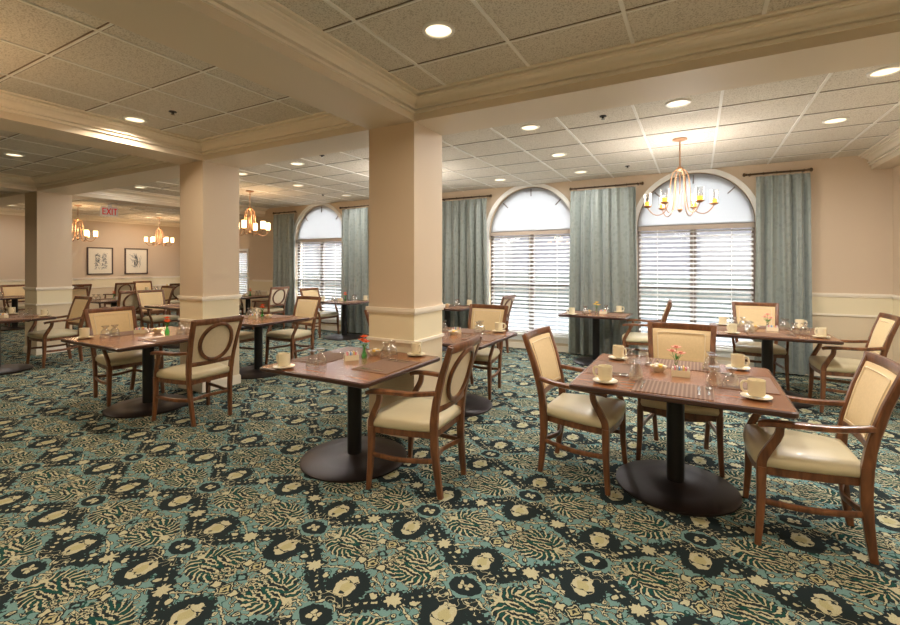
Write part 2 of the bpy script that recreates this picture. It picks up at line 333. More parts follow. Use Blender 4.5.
# ------------------------------------------------------------------ mesh helpers
class MB:
    def __init__(s): s.v = []; s.f = []
    def add(s, vs, fs):
        o = len(s.v); s.v += [tuple(v) for v in vs]; s.f += [tuple(i + o for i in f) for f in fs]; return s
    def box(s, x0, x1, y0, y1, z0, z1):
        return s.add([(x0, y0, z0), (x1, y0, z0), (x1, y1, z0), (x0, y1, z0), (x0, y0, z1), (x1, y0, z1), (x1, y1, z1), (x0, y1, z1)],
                     [(0, 3, 2, 1), (4, 5, 6, 7), (0, 1, 5, 4), (1, 2, 6, 5), (2, 3, 7, 6), (3, 0, 4, 7)])
    def lathe(s, prof, n=20, c=(0, 0, 0), cap=True):
        vs = []; fs = []
        for r, z in prof:
            for k in range(n):
                a = 2 * PI * k / n; vs.append((c[0] + r * math.cos(a), c[1] + r * math.sin(a), c[2] + z))
        for i in range(len(prof) - 1):
            for k in range(n):
                k2 = (k + 1) % n; fs.append((i * n + k, i * n + k2, (i + 1) * n + k2, (i + 1) * n + k))
        if cap:
            if prof[0][0] > 1e-5: fs.append(tuple(reversed(range(n))))
            if prof[-1][0] > 1e-5: fs.append(tuple((len(prof) - 1) * n + k for k in range(n)))
        return s.add(vs, fs)
    def sweep(s, pts, w, h, n=4, up=(0, 0, 1), closed=False, round_=False, cap=True):
        """sweep a rectangle (or ellipse) along pts; w,h may be lists; w across, h along 'up'"""
        P = [Vector(p) for p in pts]; N = len(P)
        W = w if isinstance(w, (list, tuple)) else [w] * N; Hh = h if isinstance(h, (list, tuple)) else [h] * N
        if round_: prof = [(0.5 * math.cos(2 * PI * k / n), 0.5 * math.sin(2 * PI * k / n)) for k in range(n)]
        else:
            b = 0.34; prof = [(-.5, -b), (-b, -.5), (b, -.5), (.5, -b), (.5, b), (b, .5), (-b, .5), (-.5, b)]
        n = len(prof); vs = []; fs = []
        for i, p in enumerate(P):
            if closed: tan = P[(i + 1) % N] - P[i - 1]
            else: tan = P[min(i + 1, N - 1)] - P[max(i - 1, 0)]
            tan.normalize(); U = Vector(up)
            side = tan.cross(U)
            if side.length < 1e-4: side = tan.cross(Vector((1, 0, 0)))
            side.normalize(); up2 = side.cross(tan).normalized()
            for a, bb in prof: vs.append(p + side * (a * W[i]) + up2 * (bb * Hh[i]))
        for i in range(N if closed else N - 1):
            j = (i + 1) % N
            for k in range(n):
                k2 = (k + 1) % n; fs.append((i * n + k, i * n + k2, j * n + k2, j * n + k))
        if cap and not closed: fs.append(tuple(reversed(range(n)))); fs.append(tuple((N - 1) * n + k for k in range(n)))
        return s.add(vs, fs)
    def tube(s, pts, r, n=8, up=(0, 0, 1), closed=False):
        if isinstance(r, (list, tuple)): d = [2 * v for v in r]
        else: d = 2 * r
        return s.sweep(pts, d, d, n, up, closed, True)
    def prism(s, poly, z0, z1, bevel=0.0):
        """extrude an (x,y) polygon in z; optional inset top"""
        n = len(poly)
        if not bevel:
            vs = [(x, y, z0) for x, y in poly] + [(x, y, z1) for x, y in poly]
            fs = [tuple(reversed(range(n))), tuple(range(n, 2 * n))] + [(k, (k + 1) % n, n + (k + 1) % n, n + k) for k in range(n)]
            return s.add(vs, fs)
        cx = sum(p[0] for p in poly) / n; cy = sum(p[1] for p in poly) / n
        R = max(math.hypot(p[0] - cx, p[1] - cy) for p in poly); k_ = 1 - bevel / R
        ins = [(cx + (x - cx) * k_, cy + (y - cy) * k_) for x, y in poly]
        rings = [(ins, z0), (poly, z0 + bevel), (poly, z1 - bevel), (ins, z1)]
        vs = [(x, y, z) for pl, z in rings for x, y in pl]
        fs = [tuple(reversed(range(n))), tuple(range(3 * n, 4 * n))]
        for i in range(3): fs += [(i * n + k, i * n + (k + 1) % n, (i + 1) * n + (k + 1) % n, (i + 1) * n + k) for k in range(n)]
        return s.add(vs, fs)
    def build(s, name, m, parent=None, smooth=False, loc=None, angle=40):
        me = bpy.data.meshes.new(name); me.from_pydata(s.v, [], s.f); me.update()
        bm = bmesh.new(); bm.from_mesh(me); bmesh.ops.recalc_face_normals(bm, faces=bm.faces); bm.to_mesh(me); bm.free()
        me.materials.append(MT[m] if isinstance(m, str) else m)
        if smooth:
            for p in me.polygons: p.use_smooth = True
            try: me.set_sharp_from_angle(angle=math.radians(angle))
            except Exception: pass
        o = bpy.data.objects.new(name, me); COL.objects.link(o)
        if parent: o.parent = parent
        if loc: o.location = loc
        return o
def bez(pts, n=6):
    """Catmull-Rom through pts"""
    P = [Vector(p) for p in pts]; P = [2 * P[0] - P[1]] + P + [2 * P[-1] - P[-2]]; out = []
    for i in range(1, len(P) - 2):
        for k in range(n):
            t = k / n; a, b, c, d = P[i - 1:i + 3]
            out.append(0.5 * ((2 * b) + (c - a) * t + (2 * a - 5 * b + 4 * c - d) * t * t + (3 * b - a - 3 * c + d) * t ** 3))
    out.append(P[-2]); return out
def thing(name, label, cat, loc=(0, 0, 0), rz=0, group=None):
    o = bpy.data.objects.new(name, None); COL.objects.link(o); o.empty_display_size = 0.1
    o.location = loc; o.rotation_euler = (0, 0, rz); return tag(o, label, cat, group)
def tag(o, label, cat, group=None, kind=None):
    if label: o['label'] = label
    if cat: o['category'] = cat
    if group: o['group'] = group
    if kind: o['kind'] = kind
    return o
def struct(o, label=None, cat=None):
    o['kind'] = 'structure'
    if label: o['label'] = label
    if cat: o['category'] = cat
    return o
KIDS = {}
def kids(o):
    if o.name not in KIDS: KIDS[o.name] = [c for c in bpy.data.objects if c.parent == o]
    return KIDS[o.name]
def copy_tree(o, parent=None):
    c = o.copy(); COL.objects.link(c)
    if parent: c.parent = parent
    for k in kids(o): copy_tree(k, c)
    return c
def place(proto, state, loc, rz, label, group=None):
    """first call uses the prototype itself, later calls copy it with its parts"""
    o = proto if not state.get('used') else copy_tree(proto)
    if not state.get('used'): kids_deep(proto)
    state['used'] = True
    o.location = loc; o.rotation_euler = (0, 0, rz); o['label'] = label
    if group: o['group'] = group
    return o
def kids_deep(o):
    for k in kids(o): kids_deep(k)

# ------------------------------------------------------------------ room shell
X0, X1, YB, YE, YF = -15.5, 2.18, -2.8, 9.2, WALL_Y
XN = -10.07            # where the window wall ends and the far alcove begins
struct(MB().box(X0, X1, YB, YF, -0.1, 0).box(X0, XN, YF, YE, -0.1, 0).build('floor', 'carpet'), 'green patterned carpet with cream motifs', 'floor')
struct(MB().box(X0 - .2, X1 + .2, YB - .2, YF + .14, CEIL, CEIL + 0.1).box(X0 - .2, XN, YF + .14, YE + .2, CEIL, CEIL + 0.1).build('ceiling', 'tile'), 'cream acoustic tile ceiling', 'ceiling')
def grid(name, x0, x1, y0, y1, xs, ys):
    m = MB(); g = MB()
    for x in xs:
        if x0 < x < x1: m.box(x - .011, x + .011, y0, y1, CEIL - .008, CEIL)
    for y in ys:
        if y0 < y < y1: m.box(x0, x1, y - .008, y + .008, CEIL - .0075, CEIL); g.box(x0, x1, y - .017, y + .017, CEIL - .0025, CEIL)
    o = struct(m.build(name, 'grid')); g.build('bar_shadow_strip', 'bar_shadow', o)  # flat brown strips stand in for shadow beside the cross bars
fr = lambda a, s, n0, n1: [a + s * k for k in range(n0, n1)]
grid('trim_1', -2.12, X1, YB, 3.21, fr(-1.75, .694, -2, 8), fr(2.69, .66, -9, 2))
grid('trim_2', -5.09, -2.61, YB, 3.21, fr(-3.19, .67, -4, 2), fr(2.68, .663, -9, 2))
grid('trim_3', -9.62, -5.55, YB, 3.21, fr(-6.1, .67, -7, 2), fr(2.68, .663, -9, 2))
grid('trim_4', -9.62, 1.96, 3.69, YF, fr(-.505, .689, -15, 5), fr(4.735, .64, -3, 6))
grid('trim_5', X0, -10.1, YB, YE, fr(-10.5, .67, -9, 1), fr(4.735, .64, -12, 8))
# window wall with four arched openings, 0.14 thick
def window_wall():
    m = MB(); ya, yb = WALL_Y, WALL_Y + 0.14; N = 24
    edges = [XN] + sum([[wx - WR, wx + WR] for wx in sorted(WIN_X)], []) + [X1 + 0.2]
    for i in range(0, len(edges), 2): m.box(edges[i], edges[i + 1], ya, yb, 0, CEIL)
    for wx in WIN_X:
        m.box(wx - WR, wx + WR, ya, yb, 0, SILL)
        for k in range(N):
            a0 = PI - PI * k / N; a1 = PI - PI * (k + 1) / N
            xa, za = wx + WR * math.cos(a0), SPRING + WR * math.sin(a0); xb, zb = wx + WR * math.cos(a1), SPRING + WR * math.sin(a1)
            vs = [(xa, y, za) for y in (ya, yb)] + [(xb, y, zb) for y in (ya, yb)] + [(xa, y, CEIL) for y in (ya, yb)] + [(xb, y, CEIL) for y in (ya, yb)]
            m.add(vs, [(0, 2, 6, 4), (1, 5, 7, 3), (0, 1, 3, 2), (4, 6, 7, 5)])
    struct(m.build('wall_window_side', 'paint'), 'tan painted wall with arched windows', 'wall')
window_wall()
struct(MB().box(X1, X1 + .14, YB, YF, 0, CEIL).build('wall_right', 'paint'))
struct(MB().box(X0 - .14, X0, YB, YE, 0, CEIL).build('wall_left', 'paint'))
struct(MB().box(X0 - .14, X1 + .14, YB - .14, YB, 0, CEIL).build('wall_back', 'paint'))
struct(MB().box(XN - .14, XN, YF, YE + .14, 0, CEIL).build('wall_alcove_side', 'paint'))
# alcove's far wall with one rectangular window
AW0, AW1 = -14.9, -12.3
struct(MB().box(X0 - .14, AW0, YE, YE + .14, 0, CEIL).box(AW1, XN - .14, YE, YE + .14, 0, CEIL).box(AW0, AW1, YE, YE + .14, 0, .5).box(AW0, AW1, YE, YE + .14, 1.95, CEIL).build('wall_alcove_end', 'paint'))

# beams (painted soffits) and crown profile
BZ = 2.73
bm_ = MB()
bm_.box(X0, X1, 3.21, 3.69, BZ, CEIL)
for a, b in ((-2.61, -2.12), (-5.55, -5.09)): bm_.box(a, b, YB, 3.21, BZ, CEIL)
bm_.box(-10.1, -9.62, YB, 3.21, BZ, CEIL); bm_.box(-10.1, -9.62, 3.69, YF, BZ, CEIL)
bm_.box(1.97, X1, 3.69, YF, BZ, CEIL)
struct(bm_.build('trim_6', 'beam'), 'painted ceiling beams', 'beam')
CP = [(0, .0), (.024, 0), (.024, .016), (.008, .018), (.008, .028), (.038, .030), (.038, .046), (.022, .048), (.028, .064), (.044, .082), (.072, .094), (.072, .100), (.096, .101), (.096, .116), (.084, .118), (.084, .124), (.124, .126), (.124, .14), (0, .14)]
def crown(m, p0, p1, nrm, m0=0, m1=0):
    """crown along a straight run p0->p1 at ceiling; nrm = outward (x,y); m0/m1 = +1 mitre shortening at inner corners"""
    d = Vector((p1[0] - p0[0], p1[1] - p0[1])).normalized(); n = len(CP); vs = []
    for pt, s in ((p0, m0), (p1, -m1)):
        for o, z in CP: vs.append((pt[0] + nrm[0] * o + d.x * o * s, pt[1] + nrm[1] * o + d.y * o * s, CEIL - .14 + z))
    m.add(vs, [(k, (k + 1) % n, n + (k + 1) % n, n + k) for k in range(n)] + [tuple(range(n)), tuple(reversed(range(n, 2 * n)))])
cm = MB()
for a, b in ((-2.12, X1), (-5.09, -2.61), (-9.62, -5.55), (X0, -10.1)):
    crown(cm, (a, 3.21), (b, 3.21), (0, -1), 1, 1)
    crown(cm, (a, YB), (b, YB), (0, 1), 1, 1)
    crown(cm, (a, YB), (a, 3.21), (1, 0), 1, 1); crown(cm, (b, YB), (b, 3.21), (-1, 0), 1, 1)
crown(cm, (1.97, 3.69), (1.97, YF), (-1, 0)); crown(cm, (-9.62, 3.69), (-9.62, YF), (1, 0))
crown(cm, (X0, 3.69), (X0, YE), (1, 0), 0, 1); crown(cm, (X0, YE), (XN - .14, YE), (0, -1), 1, 0)
struct(cm.build('trim_7', 'trim'), 'cream crown moulding', 'moulding')

# pillars with two rails and baseboard
PILL = [(-2.61, -2.12, 3.21, 3.69), (-5.55, -5.09, 3.21, 3.69), (-10.1, -9.62, 3.21, 3.69)]
PLAB = ['square tan pillar nearest the camera behind the front centre table', 'middle square tan pillar behind the front left table', 'farthest left square tan pillar']
RAIL = [(1.095, 1.125, .022), (1.075, 1.095, .012), (.825, .85, .016)]
for i, (a, b, c, d) in enumerate(PILL):
    pr = MB().box(a, b, c, d, 0, BZ).build('trim_%d' % (8 + i), 'paint'); struct(pr, PLAB[i], 'pillar')
    m = MB()
    for z0, z1, o in RAIL + [(0, .10, .014), (.10, .115, .008)]:
        m.box(a - o, b + o, c - o, c, z0, z1).box(a - o, b + o, d, d + o, z0, z1).box(a - o, a, c, d, z0, z1).box(b, b + o, c, d, z0, z1)
    m.build('trim_molding', 'trim', pr)
m = MB(); mb = MB()
gaps = [XN] + sum([[wx - WR - .07, wx + WR + .07] for wx in sorted(WIN_X)], []) + [X1]
for i in range(0, len(gaps), 2):
    for z0, z1, o in RAIL: m.box(gaps[i], gaps[i + 1], YF - o, YF, z0, z1)
for z0, z1, o in RAIL:
    m.box(X1 - o, X1, YB, YF - .03, z0, z1); m.box(X0, X0 + o, YB, YE, z0, z1); m.box(X0, AW0 - .06, YE - o, YE, z0, z1); m.box(AW1 + .06, XN - .14, YE - o, YE, z0, z1)
    m.box(XN - .14 - o, XN - .14, YF, YE - .03, z0, z1)
mb.box(XN, X1, YF - .014, YF, 0, .1).box(X1 - .014, X1, YB, YF - .014, 0, .1).box(X0, X0 + .014, YB, YE, 0, .1).box(X0 + .014, XN - .14, YE - .014, YE, 0, .1)
struct(m.build('trim_11', 'trim'), 'cream chair rails along the walls', 'chair rail'); struct(mb.build('baseboard_room', 'trim'))

# ------------------------------------------------------------------ windows, blinds, outside
def arc_pts(wx, r, y, n=28, z=SPRING): return [(wx + r * math.cos(PI - PI * k / n), y, z + r * math.sin(PI - PI * k / n)) for k in range(n + 1)]
WPOS = ['right', 'centre', 'behind pillar', 'left']
for i, wx in enumerate(WIN_X):
    # casing: flat white moulding following the arch on the room side
    m = MB(); R = WR
    for r0, r1, y0, y1 in ((R - .005, R + .065, WALL_Y - .02, WALL_Y), (R + .05, R + .065, WALL_Y - .028, WALL_Y)):
        out = [(wx - r1, SILL)] + [(p[0], p[2]) for p in arc_pts(wx, r1, 0)] + [(wx + r1, SILL)]
        inn = [(wx - r0, SILL)] + [(p[0], p[2]) for p in arc_pts(wx, r0, 0)] + [(wx + r0, SILL)]
        n = len(out); vs = [(x, y, min(z, CEIL - .004)) for y in (y0, y1) for pl in (out, inn) for x, z in pl]
        fs = []
        for k in range(n - 1):
            fs += [(k, k + 1, n + k + 1, n + k), (2 * n + k, 3 * n + k, 3 * n + k + 1, 2 * n + k + 1), (k, 2 * n + k, 2 * n + k + 1, k + 1), (n + k, n + k + 1, 3 * n + k + 1, 3 * n + k)]
        fs += [(0, n, 3 * n, 2 * n), (n - 1, 3 * n - 1, 4 * n - 1, 2 * n - 1)]
        m.add(vs, fs)
    m.box(wx - R - .09, wx + R + .09, WALL_Y - .05, WALL_Y + .1, SILL - .03, SILL).box(wx - R - .065, wx + R + .065, WALL_Y - .018, WALL_Y, SILL - .12, SILL - .03)
    w = struct(m.build('window_%d' % (i + 1), 'white', smooth=False), 'white arched casing of the %s window' % ['right', 'centre', 'pillar-hidden', 'leftmost'][i], 'window')
    f = MB(); y0, y1 = WALL_Y + .09, WALL_Y + .14
    f.box(wx - R, wx - R + .05, y0, y1, SILL, SPRING).box(wx + R - .05, wx + R, y0, y1, SILL, SPRING).box(wx - .045, wx + .045, y0, y1, SILL, SPRING)
    f.box(wx - R, wx + R, y0, y1, SILL, SILL + .06).box(wx - R, wx + R, y0, y1, SPRING - .05, SPRING + .03).box(wx - R, wx + R, y0, y1, 1.13, 1.19)
    f.sweep(arc_pts(wx, R - .02, (y0 + y1) / 2), .05, .045, up=(0, 1, 0))
    for a in (PI / 4, PI / 2, 3 * PI / 4):
        ca, sa = math.cos(a), math.sin(a)
        f.sweep([(wx + (R - .16) * ca, y0 - .012, SPRING + (R - .16) * sa), (wx + (R - .03) * ca, y0 - .012, SPRING + (R - .03) * sa)], .018, .02, up=(0, 1, 0))
    f.build('window_frame', 'sash', w)
    g = MB(); pl = [(wx - R + .02, SILL)] + [(p[0], p[2]) for p in arc_pts(wx, R - .02, 0)] + [(wx + R - .02, SILL)]
    g.add([(x, WALL_Y + .115, z) for x, z in pl], [tuple(range(len(pl)))])
    g.build('glass_pane', 'pane', w)
    a = MB(); pl = [(wx - R + .01, SPRING + .01)] + [(p[0], p[2]) for p in arc_pts(wx, R - .01, 0)][1:-1] + [(wx + R - .01, SPRING + .01)]
    n = len(pl); a.add([(x, WALL_Y + .080, z) for x, z in pl] + [(x, WALL_Y + .086, z) for x, z in pl], [tuple(range(n)), tuple(range(n, 2 * n))] + [(k, (k + 1) % n, n + (k + 1) % n, n + k) for k in range(n)])
    a.build('arch_shade', 'shade', w)
def make_blind(w_, h_, z0):
    root = thing('window_blind', 'x', 'blind', group='white slatted window blinds')
    MB().box(-w_ / 2, w_ / 2, -.045, .02, z0 + h_ - .065, z0 + h_).build('valance', 'valance', root)
    m = MB(); z = z0 + .06; pitch = .070; a = math.radians(28)
    while z < z0 + h_ - .08:
        dy, dz = .031 * math.cos(a), .031 * math.sin(a)
        # back edge low, room edge high: lit from outside-above
        m.add([(-w_ / 2 + .01, -dy, z - dz), (w_ / 2 - .01, -dy, z - dz), (w_ / 2 - .01, dy, z + dz), (-w_ / 2 + .01, dy, z + dz),
               (-w_ / 2 + .01, -dy, z - dz + .003), (w_ / 2 - .01, -dy, z - dz + .003), (w_ / 2 - .01, dy, z + dz + .003), (-w_ / 2 + .01, dy, z + dz + .003)],
              [(0, 3, 2, 1), (4, 5, 6, 7), (0, 1, 5, 4), (1, 2, 6, 5), (2, 3, 7, 6), (3, 0, 4, 7)])
        z += pitch
    m.build('slats', 'slat', root)
    MB().box(-w_ / 2 + .01, w_ / 2 - .01, -.025, .025, z0 + .005, z0 + .025).build('bottom_rail', 'white', root)
    c = MB()
    for x in (-w_ * .32, w_ * .32, 0): c.tube([(x, -.034, z0 + .02), (x, -.034, z0 + h_ - .06)], .003, 5)
    c.build('ladder_cord', 'white', root)
    return root
bl = make_blind(2 * WR - .04, SPRING - SILL - .005, SILL); bs = {}
BLAB = ['white slatted blind in the right arched window behind the chandelier', 'white slatted blind in the centre arched window', 'white slatted blind in the arched window behind the nearest pillar',
        'white slatted blind in the leftmost arched window']
for wx, lb in zip(WIN_X, BLAB): place(bl, bs, (wx, WALL_Y + .045, 0), 0, lb)
# alcove window
w = MB()
for x0, x1, z0, z1 in ((AW0 - .06, AW0, .44, 2.01), (AW1, AW1 + .06, .44, 2.01), (AW0, AW1, .44, .5), (AW0, AW1, 1.95, 2.01)): w.box(x0, x1, YE - .02, YE + .1, z0, z1)
w = struct(w.build('window_5', 'white'), 'far rectangular window', 'window')
MB().box((AW0 + AW1) / 2 - .04, (AW0 + AW1) / 2 + .04, YE + .08, YE + .13, .5, 1.95).box(AW0, AW1, YE + .08, YE + .13, 1.2, 1.25).build('window_frame', 'white', w)
MB().box(AW0, AW1, YE + .10, YE + .105, .5, 1.95).build('glass_pane', 'pane', w)
bl2 = make_blind(AW1 - AW0 - .04, 1.44, .5); bl2.location = ((AW0 + AW1) / 2, YE + .04, 0); bl2['label'] = 'distant blind in the far alcove window beside the middle pillar'
# outside: paving, hedge and neighbouring building
bd = struct(thing('outside_building', None, None, (0, 18, -.2)))
MB().box(-32, 22, 0, 6, 0, 9).build('wall', 'facade', bd)
MB().box(-32.3, 22.3, -.3, 6.3, 9, 9.4).build('roof', 'dark', bd)
for k in range(12):
    for zf in (1.0, 4.4): MB().box(-30 + 4.3 * k, -28.4 + 4.3 * k, -.06, .02, zf, zf + 1.7).build('window', 'dark', bd)
struct(MB().box(-40, 30, YE + .3, 60, -.3, -.2).box(XN + .1, 30, YF + .3, YE + .3, -.3, -.2).build('ground', 'lawn'))
struct(MB().box(-30, 20, 16, 17.2, -.2, 1.15).build('outside_hedge', 'hedge'))

# ------------------------------------------------------------------ curtains
CUR = [(0.714, 1.335, (.607, 1.314), 'rightmost grey green curtain beside the right arched window' , 4),
       (-1.87, -0.825, (-1.84, -.767), 'wide grey green curtain between the right and centre arched windows', 6),
       (-4.38, -3.38, (-4.41, -3.34), 'grey green curtain left of the centre window, beside the nearest pillar', 6),
       (-6.93, -6.19, (-6.95, -6.15), 'grey green curtain on the right side of the leftmost arched window', 4),
       (-9.13, -8.37, (-9.12, -8.42), 'leftmost narrow grey green curtain near the end of the window wall', 4)]
for x0, x1, (ra, rb), lb, nf in CUR:
    root = thing('curtain', lb, 'curtain', ((x0 + x1) / 2, 7.575, 0), 0, 'grey green pleated curtains'); w = x1 - x0
    nx, nz = nf * 12, 26; vs = []; fs = []
    ph = random.random() * 6
    for side in (0, 1):
        for j in range(nz + 1):
            t = j / nz; z = .025 + (2.735 - .025) * t
            for k in range(nx + 1):
                s = k / nx; flare = 1.0 + .05 * (1 - t) ** 1.5 - .03 * t
                warp = s + .016 * math.sin(3.1 * s * nf + ph + 1.5 * (1 - t))
                x = (s - .5) * w * flare
                a = 2 * PI * nf * warp + ph
                pinch = min(1, (1 - t) / .07)                        # pinch pleats at the heading
                amp = .018 + .040 * pinch * (.65 + .35 * math.sin(ph + 5 * s)) + .004 * (1 - t)
                y = -amp * (abs(math.sin(a / 2)) ** .8 * 2 - 1) + .012 * math.sin(2.3 * a + 2 * t)
                vs.append((x, y + (.004 if side else 0), z))
    W = nx + 1; S = W * (nz + 1)
    for j in range(nz):
        for k in range(nx):
            a = j * W + k; fs.append((a, a + 1, a + W + 1, a + W)); fs.append((S + a, S + a + W, S + a + W + 1, S + a + 1))
    for j in range(nz):
        for k in (0, nx): a = j * W + k; fs.append((a, a + W, S + a + W, S + a))
    for k in range(nx):
        for j in (0, nz): a = j * W + k; fs.append((a, a + 1, S + a + 1, S + a))
    MB().add(vs, fs).build('drape', 'curtain', root, smooth=True, angle=80)
    rod = thing('curtain_rod', lb.replace('grey green curtain', 'curtain').replace('curtain', 'bronze rod above the curtain', 1).replace('rightmost bronze rod above the curtain', 'bronze rod over the rightmost curtain').replace('wide bronze', 'bronze').replace('leftmost narrow bronze rod above the curtain', 'bronze rod over the leftmost narrow curtain'),
                'curtain rod', ((ra + rb) / 2, 7.575, 2.775), 0, 'bronze curtain rods')
    h = (rb - ra) / 2 - .02
    MB().tube([(-h, 0, 0), (h, 0, 0)], .013, 8, up=(0, 1, 0)).build('pole', 'rod', rod, True)
    for sx in (-1, 1):
        m = MB().lathe([(0, 0), (.018, .004), (.020, .012), (.012, .018), (.022, .028), (.028, .042), (.022, .056), (0, .064)], 12)
        m.v = [(sx * (h + z), x, y) for x, y, z in m.v]; m.build('finial', 'rod', rod, True)
        MB().box(sx * (h - .03) - .008, sx * (h - .03) + .008, 0, .125, -.008, .008).build('bracket', 'rod', rod)
    for k in range(nf + 1):
        xx = (k / nf - .5) * (2 * h - .06)
        MB().tube([(xx, .019 * math.cos(q * PI / 5), .019 * math.sin(q * PI / 5)) for q in range(10)], .0035, 5, up=(1, 0, 0), closed=True).build('ring', 'rod', rod, True)

# ------------------------------------------------------------------ ceiling fittings
def make_can():
    r = thing('ceiling_light', 'x', 'ceiling light')
    MB().lathe([(.078, -.004), (.080, -.012), (.100, -.010), (.102, 0), (.078, 0)], 28, cap=False).build('ring', 'white', r, True)
    MB().lathe([(.0, -.004), (.079, -.004), (.079, 0.0), (0, 0)], 28).build('lens', 'lens', r, True)
    return r
can = make_can(); cs = {}
CLAB = ['recessed light nearest the camera at the top', 'recessed light directly above the right chandelier, nearer the camera', 'recessed light cut near the right edge of the ceiling',
        'recessed light above the rightmost curtain', 'recessed light right of the nearest pillar top', 'recessed light above the centre arched window, middle of its row', 'recessed light above the centre arched window, farthest of its row',
        'tiny recessed light just right of the nearest pillar', 'recessed light directly left of the nearest pillar', 'recessed light between the far and middle pillars', 'recessed light above the leftmost window, second from camera',
        'recessed light above the leftmost arched window, third from camera', 'recessed light in the far ceiling, right of exit sign', 'recessed light in the far ceiling by the end wall', 'recessed light just right of the middle pillar top',
        'recessed light in the bay left of the big beam', 'recessed light in the left bay near the left edge', 'recessed light at the far left by the end wall']
for (x, y), lb in zip(CANS, CLAB): place(can, cs, (x, y, CEIL), 0, lb, 'recessed ceiling lights')
for (x, y) in CANS_ADDED: place(can, cs, (x, y, CEIL), 0, 'added recessed light in the ceiling outside the view', 'recessed ceiling lights')
SPR = [(-0.79, 4.474, 'sprinkler head left of the right chandelier'), (-0.879, 6.9, 'sprinkler head near the centre arched window'), (-4.277, 2.408, 'sprinkler head in the bay left of the big beam'),
       (-4.272, 4.3, 'sprinkler head beside the light left of the nearest pillar'), (-6.662, 6.733, 'sprinkler head above the leftmost arched window')]
sp = thing('sprinkler', 'x', 'sprinkler'); ss = {}
MB().lathe([(.0, 0), (.032, 0), (.034, -.006), (.012, -.010), (.010, -.026), (.0, -.026)], 14).build('body', 'dark', sp, True)
MB().lathe([(0, -.026), (.018, -.027), (.018, -.030), (0, -.031)], 12).build('deflector', 'steel', sp, True)
for x, y, lb in SPR: place(sp, ss, (x, y, CEIL), 0, lb, 'ceiling sprinklers')
m = MB().box(-.15, .15, -.1, .1, -.008, 0)
vn = thing('ceiling_vent', 'small white vent in the far ceiling right of the exit sign', 'vent', (-12.6, 6.2, CEIL)); m.build('backing', 'dark', vn)
for k in range(6): MB().box(-.15, .15, -.1 + k * .036, -.088 + k * .036, -.014, -.008).build('slat', 'white', vn)

def make_chandelier(lit):
    r = thing('chandelier', 'x', 'chandelier', group='six-arm candle chandeliers')
    MB().lathe([(0, 0), (.075, 0), (.078, -.012), (.05, -.022), (.02, -.03), (0, -.03)], 24).build('canopy', 'brass', r, True)
    MB().tube([(0, 0, -.02), (0, 0, -.33)], .008, 8, up=(1, 0, 0)).build('stem', 'brass', r, True)
    MB().lathe([(0, -.31), (.018, -.315), (.034, -.33), (.036, -.345), (.018, -.36), (.012, -.37), (0, -.37)], 16).build('hub', 'brass', r, True)
    MB().lathe([(0, -.35), (.006, -.36), (.006, -.76), (.02, -.78), (.028, -.80), (.016, -.825), (0, -.835)], 12).build('centre_post', 'brass', r, True)
    for k in range(6):
        a = PI / 3 * k + .1; ca, sa = math.cos(a), math.sin(a)
        prof = [(.02, -.345), (.055, -.36), (.085, -.42), (.098, -.52), (.105, -.64), (.125, -.75), (.16, -.825), (.215, -.855), (.27, -.845), (.315, -.80), (.335, -.765)]
        MB().tube(bez([(q * ca, q * sa, z) for q, z in prof], 3), .0058, 7, up=(-sa, ca, 0)).build('arm', 'brass', r, True)
        c = (.335 * ca, .335 * sa, 0)
        MB().lathe([(0, -.77), (.018, -.768), (.044, -.752), (.046, -.746), (0, -.744)], 16, c).build('cup', 'brass', r, True)
        if lit:
            MB().lathe([(.0, -.742), (.038, -.74), (.042, -.70), (.042, -.60), (.040, -.60), (.034, -.61), (0, -.61)], 16, c).build('shade', 'glow', r, True)
        else:
            MB().lathe([(.036, -.744), (.042, -.70), (.044, -.60)], 20, c, cap=False).build('shade', 'glass', r, True)
            MB().lathe([(0, -.744), (.031, -.743), (.031, -.700), (.026, -.697), (0, -.699)], 16, c).build('candle', 'candle', r, True)
    return r
ch = make_chandelier(False); ch.location = (-.17, 5.71, CEIL); ch['label'] = 'gold six-arm chandelier with clear glass shades before the right arched window'
chl = make_chandelier(True); s_ = {}
for loc, lb in (((-7.56, 5.71, CEIL), 'gold chandelier with glowing shades beside the middle pillar'), ((-13.0, 5.1, CEIL), 'glowing chandelier partly behind the far left pillar'),
                ((-14.2, 7.6, CEIL), 'glowing chandelier right of the exit sign, before the end wall'), ((-4.15, .45, CEIL), 'glowing chandelier in the left bay, outside the view')):
    place(chl, s_, loc, 0, lb)
    lamp('chandelier_bulbs', 'POINT', (loc[0], loc[1], CEIL - .55), 20, (1.0, 0.66, 0.36), .12)
hid = copy_tree(ch); hid.location = (-3.87, 5.71, CEIL); hid['label'] = 'gold chandelier added unseen behind the nearest pillar'  # placed by the chandelier spacing, added to light the window bay
for cx in (-.17, -3.87): lamp('chandelier_bulbs', 'POINT', (cx, 5.71, CEIL - .62), 42, (1.0, 0.93, 0.85), .3)
